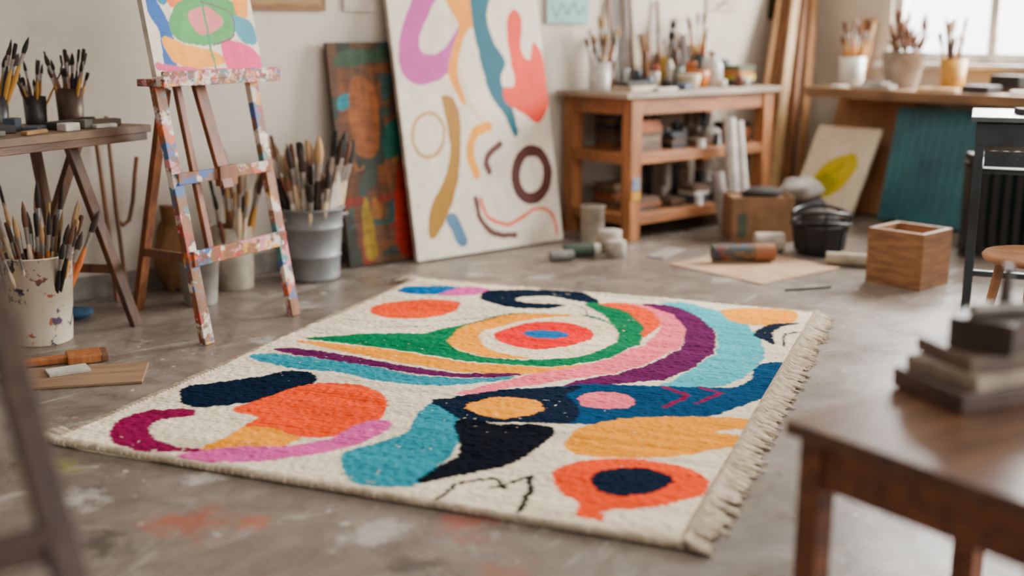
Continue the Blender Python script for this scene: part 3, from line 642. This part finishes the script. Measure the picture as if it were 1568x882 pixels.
def leanR(o,xb,xt,h,y,roll=0):
    a=math.asin((xt-xb)/h); o.rotation_euler=(-a,0,math.radians(-90+roll)); o.location=(xb,y,.03*math.sin(a))
def boardR(name,w,h,mat,xb,xt,y,th=.02):
    s=MB(); s.box((0,-th/2,h/2),(w,th,h),mat); o=s.obj(name,bevel=.002); leanR(o,xb,xt,h,y); return o
c1=canvas('yellow_leaf_canvas',.48,.62,(234,220,196),[('fill',smooth([(.16,.12),(.30,.14),(.40,.32),(.34,.44),(.16,.36),(.10,.22)]),(208,190,46)),('fill',smooth([(.16,.10),(.26,.14),(.28,.24),(.16,.28),(.08,.18)]),(170,166,40)),('line',smooth([(.08,.14),(.30,.36)],False),(130,140,40),.01)],.02,.005)
leanR(c1,-.74,-.44,.62,-.76)
boardR('brown_board',.60,.76,WOOD('brown_board_wood',(184,138,98),(150,108,74)),-.42,-.20,-.80)
TEALP=M('teal_painted_panel',(56,122,130),.5,0,(42,98,108),4)
s=MB(); s.box((0,-.03,.36),(.56,.06,.72),TEALP)
for k in range(9): s.box((-.24+k*.06,-.063,.36),(.026,.006,.68),TEALP)
o=s.obj('teal_radiator',bevel=.003); leanR(o,-.58,-.42,.72,-1.40)
s=MB()
for k in range(7): s.box((-.18+k*.06,0,.29),(.035,.13,.54),BK)
s.box((0,0,.05),(.42,.1,.03),BK); s.box((0,0,.50),(.42,.1,.03),BK); s.box((-.18,0,.01),(.04,.12,.02),BK); s.box((.18,0,.01),(.04,.12,.02),BK)
s.obj('cast_iron_radiator',(-1.16,-2.20,0),-48,.006)

# ---------------------------------------------------------------- right wall bench
RB=WOOD('window_bench_wood',(168,134,100),(124,96,70),(14,1.5,14))
s=MB(); s.box((-.335,-1.95,.815),(.62,2.9,.032),RB); s.box((-.63,-1.95,.785),(.02,2.86,.035),RB)
for y in (-2.3,-3.3):
    s.box((-.05,y,.64),(.04,.05,.31),RB); s.beam((-.05,y,.52),(-.55,y,.78),.04,.04,RB); s.box((-.30,y,.785),(.54,.045,.03),RB)
s.box((-.30,-.53,.785),(.54,.045,.03),RB); s.box((-.04,-.53,.42),(.04,.05,.73),RB)
s.obj('window_bench',bevel=.003)
ZB=.8315
pot('white_brush_cup',(-.36,-.68,ZB),.075,.085,.19,WHT,13,.36,.012,61,hands=[HANDS[1],HANDS[0],HANDS[4],HANDS[5]],bris=[BRI[1],BRI[2],BRI[4]],spread=.3)
pot('yellow_brush_cup',(-.36,-1.40,ZB),.07,.08,.19,M('mustard_ceramic',(222,168,68),.5),12,.36,.010,62,spread=.3,hands=dkh)
GP=M('grey_planter',(190,182,174),.6); DF=M('dried_flower',(160,122,98),.95,0,(114,86,70),20); ST=M('stem',(128,96,66),.8)
s=MB(); s.vessel((0,0,0),.10,.145,.23,GP,M('soil',(60,48,38),.95),.01,.003); q=random.Random(8)
for i in range(26):
    a=q.uniform(0,6.28); l=q.uniform(.16,.34); sp=q.uniform(.0,.5)
    d=Vector((math.cos(a)*sp,math.sin(a)*sp,1)).normalized(); p=Vector((math.cos(a)*.03,math.sin(a)*.03,.10))
    e=p+d*l; s.path([p,p+d*l*.6+Vector((0,0,.01)),e],[.003,.003,.004],ST,5)
    side=Vector((q.uniform(-1,1),q.uniform(-1,1),.6)).normalized()
    s.path([e-d*.03,e,e+d*.03,e+d*.07],[.006,.013,.014,.002],DF,7); s.path([e-d*.05,e-d*.04+side*.03,e-d*.02+side*.06],[.003,.010,.002],DF,6)
s.obj('dried_flower_planter',(-.34,-1.04,ZB))
s=MB()
for (x,y,a,b,z,h,rz,mt) in [(-.56,-.98,.12,.26,0,.025,10,CL),(-.56,-1.0,.10,.16,.025,.02,-6,M('pebble_cloth',(196,190,180),.8)),(-.53,-1.42,.14,.24,0,.02,8,M('tan_board',(206,168,116),.7)),(-.52,-1.68,.14,.18,0,.045,-6,DB),(-.28,-1.75,.2,.26,0,.03,4,M('walnut_block',(108,80,60),.6)),(-.28,-1.75,.18,.2,.03,.07,-8,BKP),(-.48,-1.95,.14,.2,0,.02,20,CL),(-.25,-2.1,.2,.25,0,.05,0,M('kraft_box',(170,130,88),.8)),(-.55,-.72,.10,.08,0,.012,0,CL),(-.5,-2.3,.2,.3,0,.04,5,DB)]:
    s.box((x,y,z+h/2),(a,b,h),mt,(0,0,rz))
s.obj('drawing_supplies',(0,0,ZB),0,.006)
s=MB(); s.beam((0,0,.0),(.13,.02,.44),.10,.012,WOOD('thin_board',(196,150,104),(160,116,78)),(0,1,0)); s.obj('leaning_board',(-.17,-.60,ZB),0)

# ---------------------------------------------------------------- metal work table on right
MT=SPLAT('worn_blue_metal',(80,88,92),(54,58,62),.60,14,metal=.3,pal=[(150,140,130),(90,110,120),(170,160,150)],rough=.4,soft=.06)
MTT=SPLAT('metal_table_top',(124,128,130),(86,90,94),.60,10,metal=.3,rough=.4,soft=.06)
s=MB(); s.box((.45,.25,.85),(.94,.54,.02),MTT); s.box((.45,.25,.79),(.90,.50,.09),MT)
for x in (.02,.88):
    for y in (.02,.48): s.box((x,y,.375),(.036,.036,.75),MT)
s.box((.45,.25,.64),(.84,.44,.02),MT); s.box((.45,.02,.69),(.82,.02,.06),MT); s.box((.45,.02,.22),(.86,.02,.025),MT); s.box((.02,.25,.22),(.02,.44,.025),MT)
s.obj('metal_work_table',(-2.68,-2.82,0),-62,.003)
s=MB(); s.box((0,0,.012),(.16,.1,.024),DB,(0,0,15)); s.box((.2,.05,.015),(.18,.12,.03),M('walnut_block',(92,64,44),.6),(0,0,-10)); s.obj('tool_tray',(-2.38,-2.92,.8605),-62,.003)
SW=WOOD('stool_wood',(186,140,100),(142,104,72),(6,1.5,6))
s=MB(); s.lathe((0,0,.42),[(.0005,0),(.15,0),(.165,.006),(.168,.02),(.16,.03),(.0005,.033)],SW,40)
for k in range(4):
    a=k*math.pi/2+.5; s.path([(.10*math.cos(a),.10*math.sin(a),.43),(.17*math.cos(a),.17*math.sin(a),0)],[.017,.014],SW,12)
for k in range(4):
    a=k*math.pi/2+.5;b2=a+math.pi/2; r=.145; z=.16; s.path([(r*math.cos(a),r*math.sin(a),z),(r*math.cos(b2),r*math.sin(b2),z)],.009,SW,8)
s.obj('round_stool',(-3.22,-3.36,0))

# ---------------------------------------------------------------- foreground side table
FW=WOOD('foreground_wood',(150,98,66),(106,70,48),(2,12,12)); FWT=WOOD('foreground_top',(132,98,74),(96,70,53),(2,12,12),.3)
s=MB(); s.box((.30,-.26,.485),(.62,.54,.03),FWT)
for x in (.035,.565):
    for y in (-.035,-.485): s.box((x,y,.235),(.05,.05,.47),FW)
for y in (-.035,-.485): s.box((.3,y,.42),(.5,.025,.09),FW)
for x in (.035,.565): s.box((x,-.26,.42),(.025,.42,.09),FW)
s.obj('wooden_side_table',(-5.39,-3.96,0),-4,.004)
s=MB(); s.box((0,0,.02),(.26,.2,.04),M('brown_cover_book',(104,80,64),.5)); s.box((.01,0,.055),(.24,.18,.03),M('cream_pages',(176,160,140),.7),(0,0,6)); s.box((.02,0,.085),(.22,.17,.03),M('taupe_book',(128,106,90),.5),(0,0,-5))
s.obj('book_stack',(-4.98,-4.10,.5005),-20,.004)
s=MB(); UB=M('umber_wood_block',(92,74,64),.5); s.box((.0,0,.03),(.17,.12,.06),UB,(0,0,10)); s.path([(.03,.0,.06),(.035,.0,.15)],[.014,.009],UB); s.path([(-.06,.02,.072),(.05,-.04,.072)],.012,M('steel_rod',(170,162,152),.5,.3)); s.obj('wood_carving_block',(-4.96,-4.11,.6015))

# ---------------------------------------------------------------- left foreground A-frame
AW=WOOD('aframe_wood',(92,68,53),(62,46,37))
s=MB()
for x in (0,-.42):
    s.beam((x,-.36,0),(x,.36,1.05),.045,.035,AW,(1,0,0)); s.beam((x,1.0,0),(x,.38,1.05),.04,.03,AW,(1,0,0))
for z in (.25,.5,.75): s.beam((0,-.36+.6857*z,z),(-.42,-.36+.6857*z,z),.05,.03,AW,(0,0,1))
s.box((-.21,.37,1.06),(.5,.16,.03),AW); s.obj('folding_step_ladder',(-6.60,-3.59,0),0,.003)

# ---------------------------------------------------------------- small stuff on left floor
s=MB(); s.box((0,0,.006),(.42,.24,.010),WOOD('palette_wood',(168,140,112),(138,112,90),(1.5,10,10)),(0,0,0)); s.box((-.06,.05,.016),(.14,.09,.01),CL,(0,0,20)); s.obj('wooden_palette',(-5.74,-1.22,0),-28,.002)
s=MB(); OH=WOOD('wide_brush_handle',(190,128,74),(150,96,56))
s.box((.08,0,.018),(.12,.11,.032),OH); s.box((-.08,0,.016),(.24,.04,.026),OH); s.box((.15,0,.018),(.03,.115,.026),BRI[2])
s.obj('wide_paint_brush',(-5.74,-.99,0),-15,.005)
s=MB(); s.blob((0,0,.02),(.08,.05,.022),CL,wob=.08,seed=9); s.obj('crumpled_rag',(-5.97,-1.04,0))
s=MB(); s.blob((0,0,.03),(.07,.05,.025),M('blue_cloth',(50,92,124),.8),wob=.06,seed=3); s.obj('blue_rag',(-5.46,-.38,0))

# ---------------------------------------------------------------- light
w=bpy.data.worlds.new('studio_daylight'); bpy.context.scene.world=w; w.use_nodes=True; nt=w.node_tree
bg=nt.nodes['Background']; tc=nt.nodes.new('ShaderNodeTexCoord'); sp=nt.nodes.new('ShaderNodeSeparateXYZ'); nt.links.new(tc.outputs['Generated'],sp.inputs[0])
c=ramp(nt,sp.outputs[0],[(.0,(.56,.51,.46)),(.55,(7.0,7.1,7.2))]); nt.links.new(c,bg.inputs['Color']); bg.inputs['Strength'].default_value=1.0
def area(name,loc,target,sx,sy,power,colr):
    l=bpy.data.lights.new(name,'AREA'); l.shape='RECTANGLE'; l.size=sx;l.size_y=sy;l.energy=power;l.color=colr
    o=bpy.data.objects.new(name,l); bpy.context.collection.objects.link(o); o.location=loc
    o.rotation_euler=(Vector(target)-Vector(loc)).to_track_quat('-Z','Y').to_euler(); return o
area('window_daylight',(.9,-2.1,2.2),(-4.2,-2.0,.0),2.8,1.8,960,(1.0,.965,.915))
area('added_room_fill',(-3.2,-6.6,2.6),(-4.2,-1.0,.3),3.0,1.6,78,(1.0,.93,.83))  # added fill light out of frame, stands for no real fixture
area('added_overhead_fill',(-4.2,-2.6,2.85),(-4.2,-2.6,0),3.0,2.0,55,(1.0,.955,.89))  # extra overhead fill added below the closed ceiling, which has no opening

cd=bpy.data.cameras.new('camera'); cam=bpy.data.objects.new('camera',cd); bpy.context.collection.objects.link(cam)
cam.location=(-7.0724,-5.1615,1.2); cam.rotation_euler=(math.radians(90-12.729),0,math.radians(-40))
cd.sensor_width=36; cd.lens=1753/1568*36; cd.dof.use_dof=True; cd.dof.focus_distance=3.95; cd.dof.aperture_fstop=.9; cd.clip_start=.05
bpy.context.scene.camera=cam
